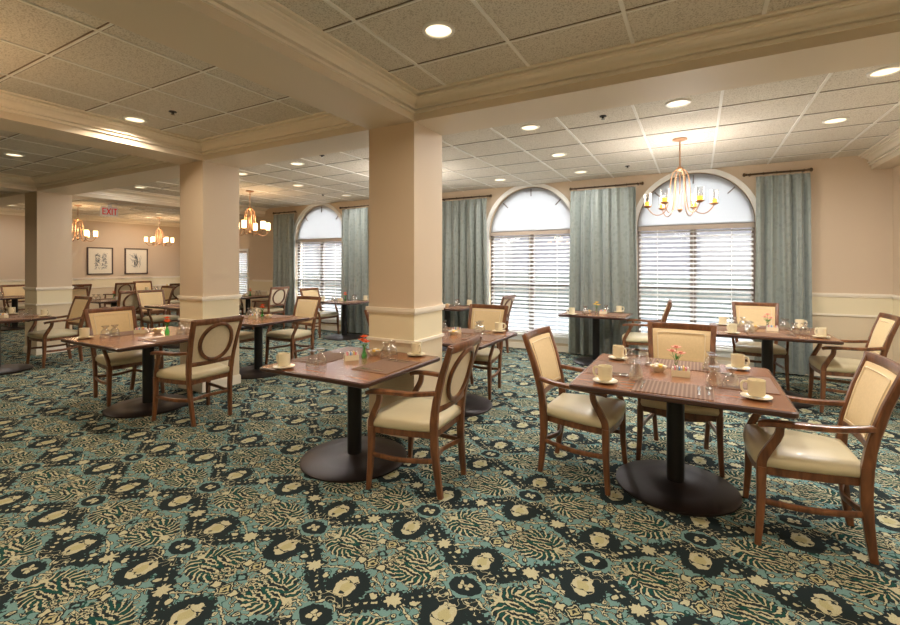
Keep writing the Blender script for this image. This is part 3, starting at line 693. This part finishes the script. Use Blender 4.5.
# exit sign, hanging from the far ceiling and facing the room
ex = thing('exit_sign', 'white exit sign with red letters hanging from the far ceiling', 'exit sign', (-12.2, 5.4, 0), 0)
MB().box(-.03, .03, -.17, .17, 2.66, 2.87).build('housing', 'signw', ex)
MB().box(-.02, .02, -.04, .04, 2.87, CEIL).build('mount', 'signw', ex)
L = MB(); X = .032
def bar(y0, z0, y1, z1, t=.018):
    d = Vector((y1 - y0, z1 - z0)).normalized(); n = Vector((-d.y, d.x)) * t / 2
    q = [(y0 + n.x, z0 + n.y), (y1 + n.x, z1 + n.y), (y1 - n.x, z1 - n.y), (y0 - n.x, z0 - n.y)]
    L.add([(xx, a, b) for xx in (X - .003, X + .003) for a, b in q], [(0, 1, 2, 3), (7, 6, 5, 4), (0, 4, 5, 1), (1, 5, 6, 2), (2, 6, 7, 3), (3, 7, 4, 0)])
zb, zt = 2.69, 2.84
yE = -.145
bar(yE, zb, yE, zt); bar(yE, zt - .009, yE + .06, zt - .009); bar(yE, zb + .009, yE + .06, zb + .009); bar(yE, (zb + zt) / 2, yE + .05, (zb + zt) / 2)
bar(-.065, zb, .015, zt); bar(.015, zb, -.065, zt); bar(.045, zb, .045, zt); bar(.11, zb, .11, zt); bar(.072, zt - .009, .148, zt - .009)
L.build('lettering', 'red', ex)

# framed pictures on the end wall
def picture(yc, seed, lb):
    rnd = random.Random(seed)
    r = thing('framed_picture', lb, 'picture', (X0, yc, 1.62), 0, 'framed sketches on the end wall')
    w, h = .33, .40
    m = MB()
    for a in ((-w, -w + .03, -h, h), (w - .03, w, -h, h), (-w, w, -h, -h + .03), (-w, w, h - .03, h)): m.box(.0, .035, *a)
    m.build('frame', 'frame', r)
    MB().box(.002, .015, -w + .03, w - .03, -h + .03, h - .03).build('mount', 'mount', r)
    d = MB()
    if seed == 1:
        for cx in (-.06, .1):
            for q in range(60):
                y = cx + rnd.uniform(-.055, .055); z = rnd.uniform(-.22, .22); l = rnd.uniform(.015, .05); a = rnd.uniform(0, PI)
                d.sweep([(.017, y - l * math.cos(a), z - l * math.sin(a)), (.017, y + l * math.cos(a), z + l * math.sin(a))], .007, .002, up=(1, 0, 0))
    else:
        for q in range(50):
            a = rnd.uniform(-.5, .9) + PI / 2; rr = rnd.uniform(.03, .2)
            y0, z0 = rnd.gauss(0, .05), rnd.uniform(-.2, .1)
            d.sweep([(.017, y0, z0), (.017, y0 + rr * .5 * math.cos(a), z0 + rr * .5 * math.sin(a)), (.017, y0 + rr * math.cos(a + .2), z0 + rr * math.sin(a + .2))], .007, .002, up=(1, 0, 0))
    d.build('drawing', 'ink', r)
picture(6.62, 1, 'left framed print of two grey columns on the end wall'); picture(7.60, 2, 'right framed ink sketch on the end wall')

# ------------------------------------------------------------------ chair
def lerp(a, b, t): return a + (b - a) * t
def post_x(z):   # rear leg / back post line in side view
    k = [(0, -.248), (.15, -.228), (.30, -.214), (.45, -.212), (.60, -.228), (.80, -.282), (1.0, -.352)]
    for (z0, x0), (z1, x1) in zip(k, k[1:]):
        if z <= z1: return lerp(x0, x1, (z - z0) / (z1 - z0))
    return k[-1][1]
def post_y(z): return lerp(.185, .212, min(1, z / .45)) if z < .45 else lerp(.212, .243, (z - .45) / .53)
def make_chair():
    r = thing('dining_armchair', 'x', 'chair')
    for s in (-1, 1):
        pts = bez([(.232, s * .262, .42), (.236, s * .266, .20), (.250, s * .276, 0)], 4)
        MB().sweep(pts, [lerp(.046, .030, i / (len(pts) - 1)) for i in range(len(pts))], [lerp(.046, .030, i / (len(pts) - 1)) for i in range(len(pts))], up=(1, 0, 0)).build('leg', 'chairwood', r, True)
        zs = [0, .1, .2, .3, .4, .48]
        MB().sweep([(post_x(z), s * post_y(z), z) for z in zs], .034, [.034, .040, .045, .050, .052, .052], up=(1, 0, 0)).build('leg', 'chairwood', r, True)
        zs = [.48, .56, .64, .72, .80, .89, .992]
        MB().sweep([(post_x(z), s * post_y(z), z) for z in zs], .040, [.052, .048, .045, .042, .039, .036, .032], up=(1, 0, 0)).build('back_post', 'chairwood', r, True)
        arm = bez([(post_x(.68) + .01, s * (post_y(.68) + .004), .685), (-.08, s * .262, .668), (.08, s * .285, .668), (.20, s * .288, .662), (.245, s * .280, .650)], 4)
        n = len(arm); MB().sweep(arm, [lerp(.034, .056, min(1, i / (n * .6))) for i in range(n)], .030, up=(0, 0, 1)).build('armrest', 'chairwood', r, True)
        sup = bez([(.232, s * .264, .40), (.228, s * .268, .46), (.196, s * .276, .53), (.160, s * .283, .60), (.152, s * .286, .660)], 4)
        n = len(sup); MB().sweep(sup, .030, [lerp(.046, .036, i / (n - 1)) for i in range(n)], up=(1, 0, 0)).build('arm_support', 'chairwood', r, True)
        st = bez([(.236, s * .264, .235), (.06, s * .258, .228), (-.10, s * .228, .230), (post_x(.24), s * post_y(.24), .240)], 4)
        MB().sweep(st, .018, .030, up=(0, 0, 1)).build('stretcher', 'chairwood', r, True)
    st = bez([(post_x(.24), -post_y(.24), .240), (-.17, 0, .235), (post_x(.24), post_y(.24), .240)], 5)
    MB().sweep(st, .018, .030, up=(0, 0, 1)).build('stretcher', 'chairwood', r, True)
    def seat_poly(g):
        out = []
        for a, b in ((-.225 + g, -.205 + g),): pass
        pts = [(-.215 + g, -.20 + g), (-.05, -.238 + g), (.10, -.262 + g), (.225 - g, -.268 + g), (.255 - g, -.245 + g), (.272 - g, -.12), (.277 - g, 0), (.272 - g, .12), (.255 - g, .245 - g), (.225 - g, .268 - g), (.10, .262 - g), (-.05, .238 - g), (-.215 + g, .20 - g)]
        return pts
    MB().prism(seat_poly(.006), .378, .420).build('seat_frame', 'chairwood', r)
    # cushion: stacked shrinking rings for a domed, rounded seat
    rings = [(.006, .419), (-.004, .428), (-.008, .448), (-.003, .470), (.014, .486), (.05, .495), (.11, .499)]
    vs = []; fs = []; n = 13
    for g_, z in rings:
        vs += [(x, y, z + (.006 if g_ > .1 else 0)) for x, y in seat_poly(g_)]
    for i in range(len(rings) - 1): fs += [(i * n + k, i * n + (k + 1) % n, (i + 1) * n + (k + 1) % n, (i + 1) * n + k) for k in range(n)]
    fs += [tuple(reversed(range(n))), tuple((len(rings) - 1) * n + k for k in range(n))]
    MB().add(vs, fs).build('seat', 'vinyl', r, True, angle=60)
    # back: rails, upholstered panel (front woven, rear pale), oval ring on the rear
    def rail(z, h, name, dip=.02, t=.028):
        pts = [(post_x(z) - dip * (1 - (y / .225) ** 2), y * post_y(z) / .225, z) for y in [(-.225 + .45 * k / 10) for k in range(11)]]
        MB().sweep(pts, t, h, up=(0, 0, 1)).build(name, 'chairwood', r, True)
    rail(.972, .054, 'top_rail'); rail(.572, .042, 'lower_rail')
    NY, NZ = 12, 10
    def panel(off0, off1, name, m, bulge, inset=.014, z0=.590, z1=.948):
        vs = []; fs = []
        for side, off in ((0, off0), (1, off1)):
            for j in range(NZ + 1):
                z = lerp(z0, z1, j / NZ)
                for k in range(NY + 1):
                    yy = lerp(-1, 1, k / NY); y = yy * (post_y(z) - inset)
                    b = bulge * (1 - yy ** 6) * (1 - (2 * j / NZ - 1) ** 6) if side == (0 if off0 > off1 else 1) else 0
                    vs.append((post_x(z) - .02 * (1 - yy * yy) + off + (b if off > 0 else -b), y, z))
        W = NY + 1; S = W * (NZ + 1)
        for j in range(NZ):
            for k in range(NY):
                a = j * W + k; fs += [(a, a + 1, a + W + 1, a + W), (S + a, S + a + W, S + a + W + 1, S + a + 1)]
            for k in (0, NY): a = j * W + k; fs.append((a, a + W, S + a + W, S + a))
        for k in range(NY):
            for j in (0, NZ): a = j * W + k; fs.append((a, a + 1, S + a + 1, S + a))
        return MB().add(vs, fs).build(name, m, r, True, angle=50)
    bp = panel(.008, .0, 'backrest', 'backfab', .014)
    panel(.0, -.010, 'back_panel', 'rearfab', .003)
    pip = []
    for k in range(28):
        a = 2 * PI * k / 28; c, s_ = math.cos(a), math.sin(a)
        yy = max(-.80, min(.80, 1.25 * c)); zz = max(-.86, min(.86, 1.3 * s_)); z = lerp(.590, .948, (zz + 1) / 2)
        pip.append((post_x(z) - .02 * (1 - yy * yy) + .021, yy * (post_y(z) - .014), z))
    MB().tube(pip, .0035, 5, up=(1, 0, 0), closed=True).build('piping', 'rearfab', bp, True)
    ring = []
    for k in range(32):
        a = 2 * PI * k / 32; y = .158 * math.cos(a); z = .769 + .172 * math.sin(a); yy = y / .225
        ring.append((post_x(z) - .02 * (1 - yy * yy) - .018, y, z))
    MB().sweep(ring, .032, .022, up=(1, 0, 0), closed=True).build('oval_ring', 'chairwood', r, True)
    return r
CHAIR = make_chair(); CS = {}
E_, W_, S_, N_ = 0, PI, -PI / 2, PI / 2     # facing +x, -x, -y, +y
CHG = 'wooden dining armchairs with cream seats'
CHAIRS = [
 (-.742, 3.35, -.06, 'armchair on the left of the front right table, tan back facing camera'),
 (.53, 3.19, W_ + .02, 'armchair at the right edge, nearest of all, right of front right table'),
 (-.12, 3.97, S_, 'armchair behind the front right table, seen from its tan front'),
 (-1.70, 2.66, W_ + .06, 'armchair on the right of the front centre table, oval back'),
 (-4.34, 2.68, W_, 'armchair with full oval back in front of the middle pillar'),
 (-5.715, 2.69, E_, 'armchair on the far left side of the front left table'),
 (-8.60, 3.10, S_, 'armchair before the far left pillar, behind the left edge table'),
 (-5.43, 4.84, S_, 'tan-backed armchair behind the table between middle and nearest pillars'),
 (-2.30, 4.84, S_, 'tan-backed armchair just right of the nearest pillar behind the table'),
 (-2.93, 4.22, E_, 'armchair mostly hidden by the nearest pillar, one post showing at its left'),
 (1.36, 6.10, W_, 'armchair right of the table by the rightmost curtain, against the right wall'),
 (.68, 6.90, S_, 'armchair with tan back between right window and rightmost curtain'),
 (-.68, 7.00, W_ + .05, 'armchair seen edge-on before the right window, right of curtain table'),
 (-3.07, 6.98, W_, 'small oval-backed armchair before the centre window at its left'),
 (-8.75, 7.15, W_, 'distant oval-backed armchair before the leftmost curtain'),
 (-7.04, 7.05, E_, 'distant tan-backed armchair before the leftmost arched window'),
 (-6.02, 4.25, E_, 'armchair just right of the middle pillar, back hidden by it'),
 (-10.05, 4.72, W_, 'oval-backed armchair left of the middle pillar beyond the front left table'),
 (-11.95, 4.75, E_, 'armchair right of the far left pillar, left of the table with orange flower'),
 (-9.28, 4.97, E_, 'pale-backed armchair left of the middle pillar, behind the mug'),
 (-11.1, 5.80, S_, 'low brown armchair back seen below the right picture'),
 (-14.75, 7.58, E_, 'farthest armchair by the end wall under the right picture'),
 (-14.6, 6.72, W_, 'far dark-backed armchair between the two pictures'),
 (-12.8, 7.2, W_, 'far slanting pale-backed armchair touching the middle pillar edge'),
 (-14.5, 5.6, W_, 'far small armchair beside the far left pillar, under the left picture'),
 (-14.85, 4.62, E_, 'distant armchair left of the far left pillar'),
 (-10.2, 7.05, E_, 'distant armchair left of the table beside the middle pillar'),
]
for x, y, a, lb in CHAIRS: place(CHAIR, CS, (x, y, 0), a, lb, CHG)

# ------------------------------------------------------------------ tables
TH = .75
def make_table(w, d, br, cr=.055):
    r = thing('pedestal_table', 'x', 'table')
    def rp(hx, hy, c=.025, n=4):
        out = []
        for cx, cy, a0 in ((hx - c, hy - c, 0), (-hx + c, hy - c, PI / 2), (-hx + c, -hy + c, PI), (hx - c, -hy + c, 3 * PI / 2)):
            for k in range(n + 1): a = a0 + PI / 2 * k / n; out.append((cx + c * math.cos(a), cy + c * math.sin(a)))
        return out
    MB().prism(rp(w / 2 - .012, d / 2 - .012), TH - .03, TH).build('tabletop', 'tablewood', r)
    outer = rp(w / 2, d / 2, .03); inner = rp(w / 2 - .012, d / 2 - .012); n = len(outer); vs = []; fs = []
    prof = [(inner, TH + .0005), (outer, TH - .006), (outer, TH - .026), (inner, TH - .034)]
    for pl, z in prof: vs += [(x, y, z) for x, y in pl]
    for i in range(4):
        j = (i + 1) % 4; fs += [(i * n + k, i * n + (k + 1) % n, j * n + (k + 1) % n, j * n + k) for k in range(n)]
    MB().add(vs, fs).build('edge_band', 'edgewood', r)
    MB().box(-.16, .16, -.16, .16, TH - .052, TH - .034).build('mounting_plate', 'black', r)
    MB().lathe([(cr, .03), (cr, TH - .05)], 24).build('column', 'black', r, True)
    MB().lathe([(0, 0), (br - .004, 0), (br, .004), (br, .014), (br - .012, .021), (br * .6, .030), (cr + .035, .040), (cr + .01, .048), (0, .048)], 48).build('base', 'bronze', r, True, angle=30)
    return r
TABLES = {  # name: x, y, width, depth, base radius, label
 'T1': (-.128, 3.40, 1.17, 1.14, .38, 'large walnut pedestal table set for four at front right'),
 'T2': (-2.33, 2.69, 1.0, .97, .405, 'front centre walnut pedestal table with orange flower, before nearest pillar'),
 'T3': (-5.10, 2.62, 1.14, 1.10, .385, 'front left walnut pedestal table before the middle pillar'),
 'T4': (-5.38, 4.20, 1.06, .92, .40, 'walnut pedestal table between the middle and nearest pillars'),
 'T5': (-2.27, 4.23, 1.06, 1.00, .40, 'walnut pedestal table directly behind and right of nearest pillar'),
 'T6': (-1.36, 7.12, .98, .76, .34, 'walnut pedestal table in front of the central curtain'),
 'T7': (.70, 6.20, 1.12, 1.05, .42, 'walnut pedestal table by the right window and rightmost curtain'),
 'T8': (-3.96, 7.08, .96, .78, .36, 'small table before the curtain left of the centre window'),
 'T9': (-6.40, 7.08, .96, .78, .40, 'table before the curtain right of the leftmost arched window'),
 'T10': (-8.68, 2.44, 1.14, 1.00, .40, 'table cut off by the left edge of the photo'),
 'T11': (-9.47, 7.10, .92, .85, .38, 'distant table right of the middle pillar, near the leftmost curtain'),
 'T12': (-11.1, 5.00, 1.04, 1.00, .40, 'distant table with orange flower right of the far left pillar'),
 'T13': (-8.40, 5.00, 1.06, 1.00, .40, 'distant table just left of the middle pillar'),
 'T14': (-13.7, 7.55, .95, .95, .38, 'farthest table below and right of the pictures'),
 'T15': (-14.1, 4.30, .95, .95, .38, 'distant table left of the far left pillar'),
}
NICK = {'T1': 'the front right table', 'T2': 'the front centre table', 'T3': 'the front left table', 'T4': 'the table between near and middle pillars',
        'T5': 'the table behind the nearest pillar', 'T6': 'the central curtain table', 'T7': 'the rightmost curtain table', 'T8': 'the table left of centre window',
        'T9': 'the leftmost window table', 'T10': 'the left edge table', 'T11': 'the table beside leftmost curtain', 'T12': 'the table beside far left pillar',
        'T13': 'the table left of middle pillar', 'T14': 'the farthest table', 'T15': 'the table behind far left pillar'}
for k, (x, y, w, d, br, lb) in TABLES.items():
    t = make_table(w, d, br); t.location = (x, y, 0); tag(t, lb, 'table', 'walnut pedestal tables')

# ------------------------------------------------------------------ tableware prototypes
def lathe_obj(name, prof, m, parent, n=20, cap=False): return MB().lathe(prof, n, cap=cap).build(name, m, parent, True)
P = {}
def proto(key, fn): P[key] = (fn(), {})
def mk_mug():
    r = thing('mug', 'x', 'mug', group='cream mugs')
    lathe_obj('body', [(0, .016), (.030, .016), (.040, .020), (.043, .035), (.044, .106), (.0415, .106), (.039, .035), (0, .024)], 'mug', r, 24)
    MB().sweep(bez([(.041, 0, .092), (.065, 0, .092), (.073, 0, .065), (.063, 0, .038), (.041, 0, .036)], 4), .012, .008, up=(0, 1, 0)).build('handle', 'mug', r, True)
    return r
def mk_saucer():
    m = MB().lathe([(0, 0), (.040, 0), (.046, .004), (.076, .014), (.077, .017), (.046, .009), (.040, .006), (0, .006)], 28, cap=False)
    return tag(m.build('saucer', 'mug', None, True), 'x', 'saucer', 'cream saucers')
def mk_glass():
    r = MB().lathe([(.043, 0), (.046, .012), (.044, .04), (.036, .070), (.022, .090), (.012, .099), (.014, .106), (.031, .120), (.033, .125), (0, .126)], 20, cap=False)
    return tag(r.build('upturned_glass', 'glass', None, True), 'x', 'glass', 'upturned clear glasses')
def mk_mat():
    return tag(MB().box(-.155, .155, -.215, .215, 0, .003).build('placemat', 'mat_brown'), 'x', 'placemat', 'striped woven placemats')
def handle(L=.19, w0=.005, w1=.010, m=None, x0=0):
    return m.sweep([(x0, 0, .003), (x0 + L * .3, 0, .006), (x0 + L * .6, 0, .005), (x0 + L, 0, .003)], [w0, w0 * 1.1, w1, w1 * 1.1], .0025, up=(0, 0, 1))
def mk_fork():
    m = MB(); handle(.13, .005, .011, m, -.04); m.box(-.065, -.038, -.010, .010, .002, .004)
    for k in range(4): m.box(-.105, -.065, -.0095 + k * .0055, -.0070 + k * .0055, .002, .004)
    return tag(m.build('fork', 'steel', None, False), 'x', 'fork', 'steel forks')
def mk_spoon():
    m = MB(); handle(.13, .005, .010, m, -.05)
    m.add([(-.08 + .032 * math.cos(a) * q, .020 * math.sin(a) * q, z) for q, z in ((1, .006), (.6, .002)) for a in [2 * PI * k / 14 for k in range(14)]],
          [(k, (k + 1) % 14, 14 + (k + 1) % 14, 14 + k) for k in range(14)] + [tuple(range(14, 28))])
    return tag(m.build('spoon', 'steel', None, True), 'x', 'spoon', 'steel spoons')
def mk_knife():
    m = MB(); handle(.10, .009, .011, m, -.0)
    m.add([(0, -.008, .002), (-.08, -.010, .002), (-.11, .002, .002), (0, .008, .002), (0, -.008, .004), (-.08, -.010, .004), (-.11, .002, .004), (0, .008, .004)],
          [(0, 3, 2, 1), (4, 5, 6, 7), (0, 1, 5, 4), (1, 2, 6, 5), (2, 3, 7, 6), (3, 0, 4, 7)])
    return tag(m.build('knife', 'steel'), 'x', 'knife', 'steel knives')
def mk_caddy():
    r = thing('sugar_caddy', 'x', 'caddy', group='cream sugar caddies')
    m = MB().box(-.055, .055, -.033, .033, 0, .005)
    for a in ((-.055, .055, -.033, -.029), (-.055, .055, .029, .033), (-.055, -.051, -.029, .029), (.051, .055, -.029, .029)): m.box(*a, .005, .042)
    m.build('holder', 'mug', r)
    for k, mm in enumerate(['packet', 'pinkp', 'packet', 'bluep', 'packet', 'yellowp', 'pinkp', 'packet']):
        x = -.045 + k * .013
        MB().box(x - .003, x + .003, -.024, .024, .006, .058 + .004 * (k % 3)).build('sweetener_packet', mm, r)
    return r
def mk_bowl():
    r = thing('creamer_bowl', 'x', 'bowl', group='small bowls of creamers')
    lathe_obj('bowl', [(0, 0), (.028, 0), (.032, .006), (.056, .034), (.058, .038), (.052, .036), (.030, .010), (0, .008)], 'mug', r, 24)
    rnd = random.Random(3)
    for k in range(7):
        a = 2 * PI * k / 6; q = .028 if k < 6 else 0
        MB().lathe([(0, .018), (.010, .018), (.015, .040), (.016, .042), (0, .043)], 10, (q * math.cos(a), q * math.sin(a), .004 * (k % 3))).build('creamer_cup', ['packet', 'yellowp', 'packet', 'backfab'][k % 4], r, True)
    return r
def mk_vase(petal, glassm):
    def f():
        r = thing('bud_vase', 'x', 'vase', group='bud vases with flowers')
        MB().lathe([(0, 0), (.020, 0), (.024, .010), (.022, .035), (.012, .060), (.012, .078), (.016, .086)], 18, cap=False).build('vase', glassm, r, True)
        rnd = random.Random(2)
        for k, (dx, dy, h) in enumerate(((.0, .0, .165), (-.026, .012, .135), (.028, -.010, .128))):
            st = MB().tube(bez([(0, 0, .01), (dx * .3, dy * .3, .07), (dx, dy, h)], 4), .0018, 5, up=(1, 0, 0)).build('stem', 'green', r, True)
            m = MB()
            for ring, (n, rad, tilt) in enumerate(((9, .038, .35), (6, .026, .9))):
                for q in range(n):
                    a = 2 * PI * q / n + ring * .3; ca, sa = math.cos(a), math.sin(a); ct, sn = math.cos(tilt), math.sin(tilt)
                    b = Vector((dx, dy, h)); d = Vector((ca * ct, sa * ct, sn)); t_ = Vector((-sa, ca, 0)) * .011; u_ = Vector((0, 0, .0015))
                    m.add([b + u_, b + d * rad * .5 + t_ + u_, b + d * rad + u_, b + d * rad * .5 - t_ + u_, b - u_, b + d * rad * .5 + t_ - u_, b + d * rad - u_, b + d * rad * .5 - t_ - u_],
                          [(0, 1, 2, 3), (7, 6, 5, 4), (0, 4, 5, 1), (1, 5, 6, 2), (2, 6, 7, 3), (3, 7, 4, 0)])
            m.build('blossom', petal, r)
        m = MB()
        for q in range(4):
            a = q * 1.7; b = Vector((0, 0, .085)); d = Vector((math.cos(a) * .7, math.sin(a) * .7, .6)); t_ = Vector((-math.sin(a), math.cos(a), 0)) * .008; u_ = Vector((0, 0, .001))
            m.add([b + u_, b + d * .03 + t_ + u_, b + d * .06 + u_, b + d * .03 - t_ + u_, b - u_, b + d * .03 + t_ - u_, b + d * .06 - u_, b + d * .03 - t_ - u_],
                  [(0, 1, 2, 3), (7, 6, 5, 4), (0, 4, 5, 1), (1, 5, 6, 2), (2, 6, 7, 3), (3, 7, 4, 0)])
        m.build('leaf', 'green', r)
        return r
    return f
for k, f in (('mug', mk_mug), ('saucer', mk_saucer), ('glass', mk_glass), ('mat', mk_mat), ('fork', mk_fork), ('spoon', mk_spoon), ('knife', mk_knife), ('caddy', mk_caddy), ('bowl', mk_bowl),
             ('v_orange', mk_vase('orange', 'greenglass')), ('v_pink', mk_vase('pink', 'glass')), ('v_yellow', mk_vase('yellow', 'glass'))): proto(k, f)
def put(key, x, y, rz, label, z=TH): return place(P[key][0], P[key][1], (x, y, z + .0008), rz, label)
SIDE = {'left': (-1, 0), 'right': (1, 0), 'front': (0, -1), 'back': (0, 1)}
def setting(tk, side, full=True, mugoff=.40, glasses=True):
    """one place setting: side of the table the diner sits at; local frame: +a outward, +b to diner's right"""
    tx, ty, w, d = TABLES[tk][:4]; ox, oy = SIDE[side]; nick = NICK[tk]
    bx, by = -oy, ox                                       # diner faces (-ox,-oy); right hand = rotate -90 of facing
    bx, by = (oy * -1, ox)
    half = (w if ox else d) / 2
    def at(a, b): return tx + ox * a + bx * b, ty + oy * a + by * b
    ang = math.atan2(oy, ox)
    mw = min(.36, (d if ox else w) / 2 - .12)
    x, y = at(half - .19, 0); put('mat', x, y, ang, 'brown striped placemat on the %s side of %s' % (side, nick))
    zt = TH + .003
    x, y = at(half - .20, mw + .06)
    put('saucer', x, y, 0, 'cream saucer under the %s-side mug on %s' % (side, nick))
    put('mug', x, y, random.uniform(-.6, .8) + (PI if side in ('left', 'front') else 0), 'cream mug at the %s side of %s' % (side, nick), TH)
    if glasses:
        g1 = at(half - .36, mw - .14); g2 = at(half - .37, mw - .05)
        a, b = ('left', 'right') if g1[0] * .876 + g1[1] * .483 < g2[0] * .876 + g2[1] * .483 else ('right', 'left')
        put('glass', g1[0], g1[1], 0, '%s of two upturned glasses, %s side of %s' % (a, side, nick)); put('glass', g2[0], g2[1], 0, '%s of two upturned glasses, %s side of %s' % (b, side, nick))
    if full:
        x, y = at(half - .19, -.17); put('fork', x, y, ang, 'steel fork on the %s placemat of %s' % (side, nick), zt)
        x, y = at(half - .20, .14); put('knife', x, y, ang, 'steel knife on the %s placemat of %s' % (side, nick), zt)
        x, y = at(half - .20, .19); put('spoon', x, y, ang, 'steel spoon on the %s placemat of %s' % (side, nick), zt)
def centre(tk, items):
    tx, ty = TABLES[tk][:2]; nick = NICK[tk]
    names = {'caddy': 'cream sugar caddy with paper packets on %s', 'bowl': 'small cream bowl of creamers on %s', 'v_orange': 'bud vase with orange flowers on %s',
             'v_pink': 'bud vase with pink flowers on %s', 'v_yellow': 'bud vase with yellow flowers on %s'}
    for k, dx, dy, rz in items: put(k, tx + dx, ty + dy, rz, names[k] % nick)
for s in ('left', 'right', 'front', 'back'): setting('T1', s)
centre('T1', [('bowl', -.11, .08, 0), ('caddy', .03, -.0, .1), ('v_pink', 0.0, .12, 0)])
for s in ('left', 'right'): setting('T2', s)
centre('T2', [('caddy', -.06, .03, .9), ('v_orange', -.02, .14, 0), ('bowl', -.02, .27, 0)])
for s in ('left', 'right'): setting('T3', s)
centre('T3', [('caddy', -.25, .05, .7), ('v_orange', .02, .18, 0), ('bowl', -.13, .16, 0)])
for s in ('back', 'left'): setting('T4', s)
centre('T4', [('caddy', -.08, -.02, .5), ('v_orange', -.12, .16, 0), ('bowl', .06, .12, 0)])
for s in ('back', 'left', 'right'): setting('T5', s)
centre('T5', [('caddy', -.05, .12, .5), ('bowl', -.02, .0, 0)])
for s in ('left', 'right'): setting('T6', s, full=False)
centre('T6', [('caddy', .10, .05, 0), ('v_yellow', 0.0, .05, 0), ('bowl', -.12, .05, 0)])
for s in ('left', 'right', 'front', 'back'): setting('T7', s, full=(s == 'front'))
centre('T7', [('caddy', .05, .05, 0), ('v_pink', .02, .16, 0), ('bowl', -.12, .08, 0)])
for s in ('left', 'right'): setting('T8', s, full=False)
centre('T8', [('caddy', -.15, 0, 0), ('bowl', 0, 0, 0)])
for s in ('left', 'right'): setting('T9', s, full=False)
centre('T9', [('caddy', -.12, 0, 0), ('v_orange', 0.0, .02, 0)])
for s in ('left', 'back', 'right'): setting('T10', s, full=False)
centre('T10', [('caddy', .05, .06, .5), ('bowl', -.08, .02, 0)])
for s in ('left', 'right'): setting('T11', s, full=False)
centre('T11', [('caddy', -.1, 0, 0), ('v_orange', .08, 0, 0)])
for s in ('left', 'right'): setting('T12', s, full=False)
centre('T12', [('caddy', .1, .0, 0), ('v_orange', .0, 0, 0)])
for s in ('front', 'back'): setting('T13', s, full=False)
centre('T13', [('caddy', .1, .0, 0)])
for s in ('left', 'right'): setting('T14', s, full=False)
centre('T14', [('v_yellow', 0, 0, 0)])
setting('T15', 'left', full=False)
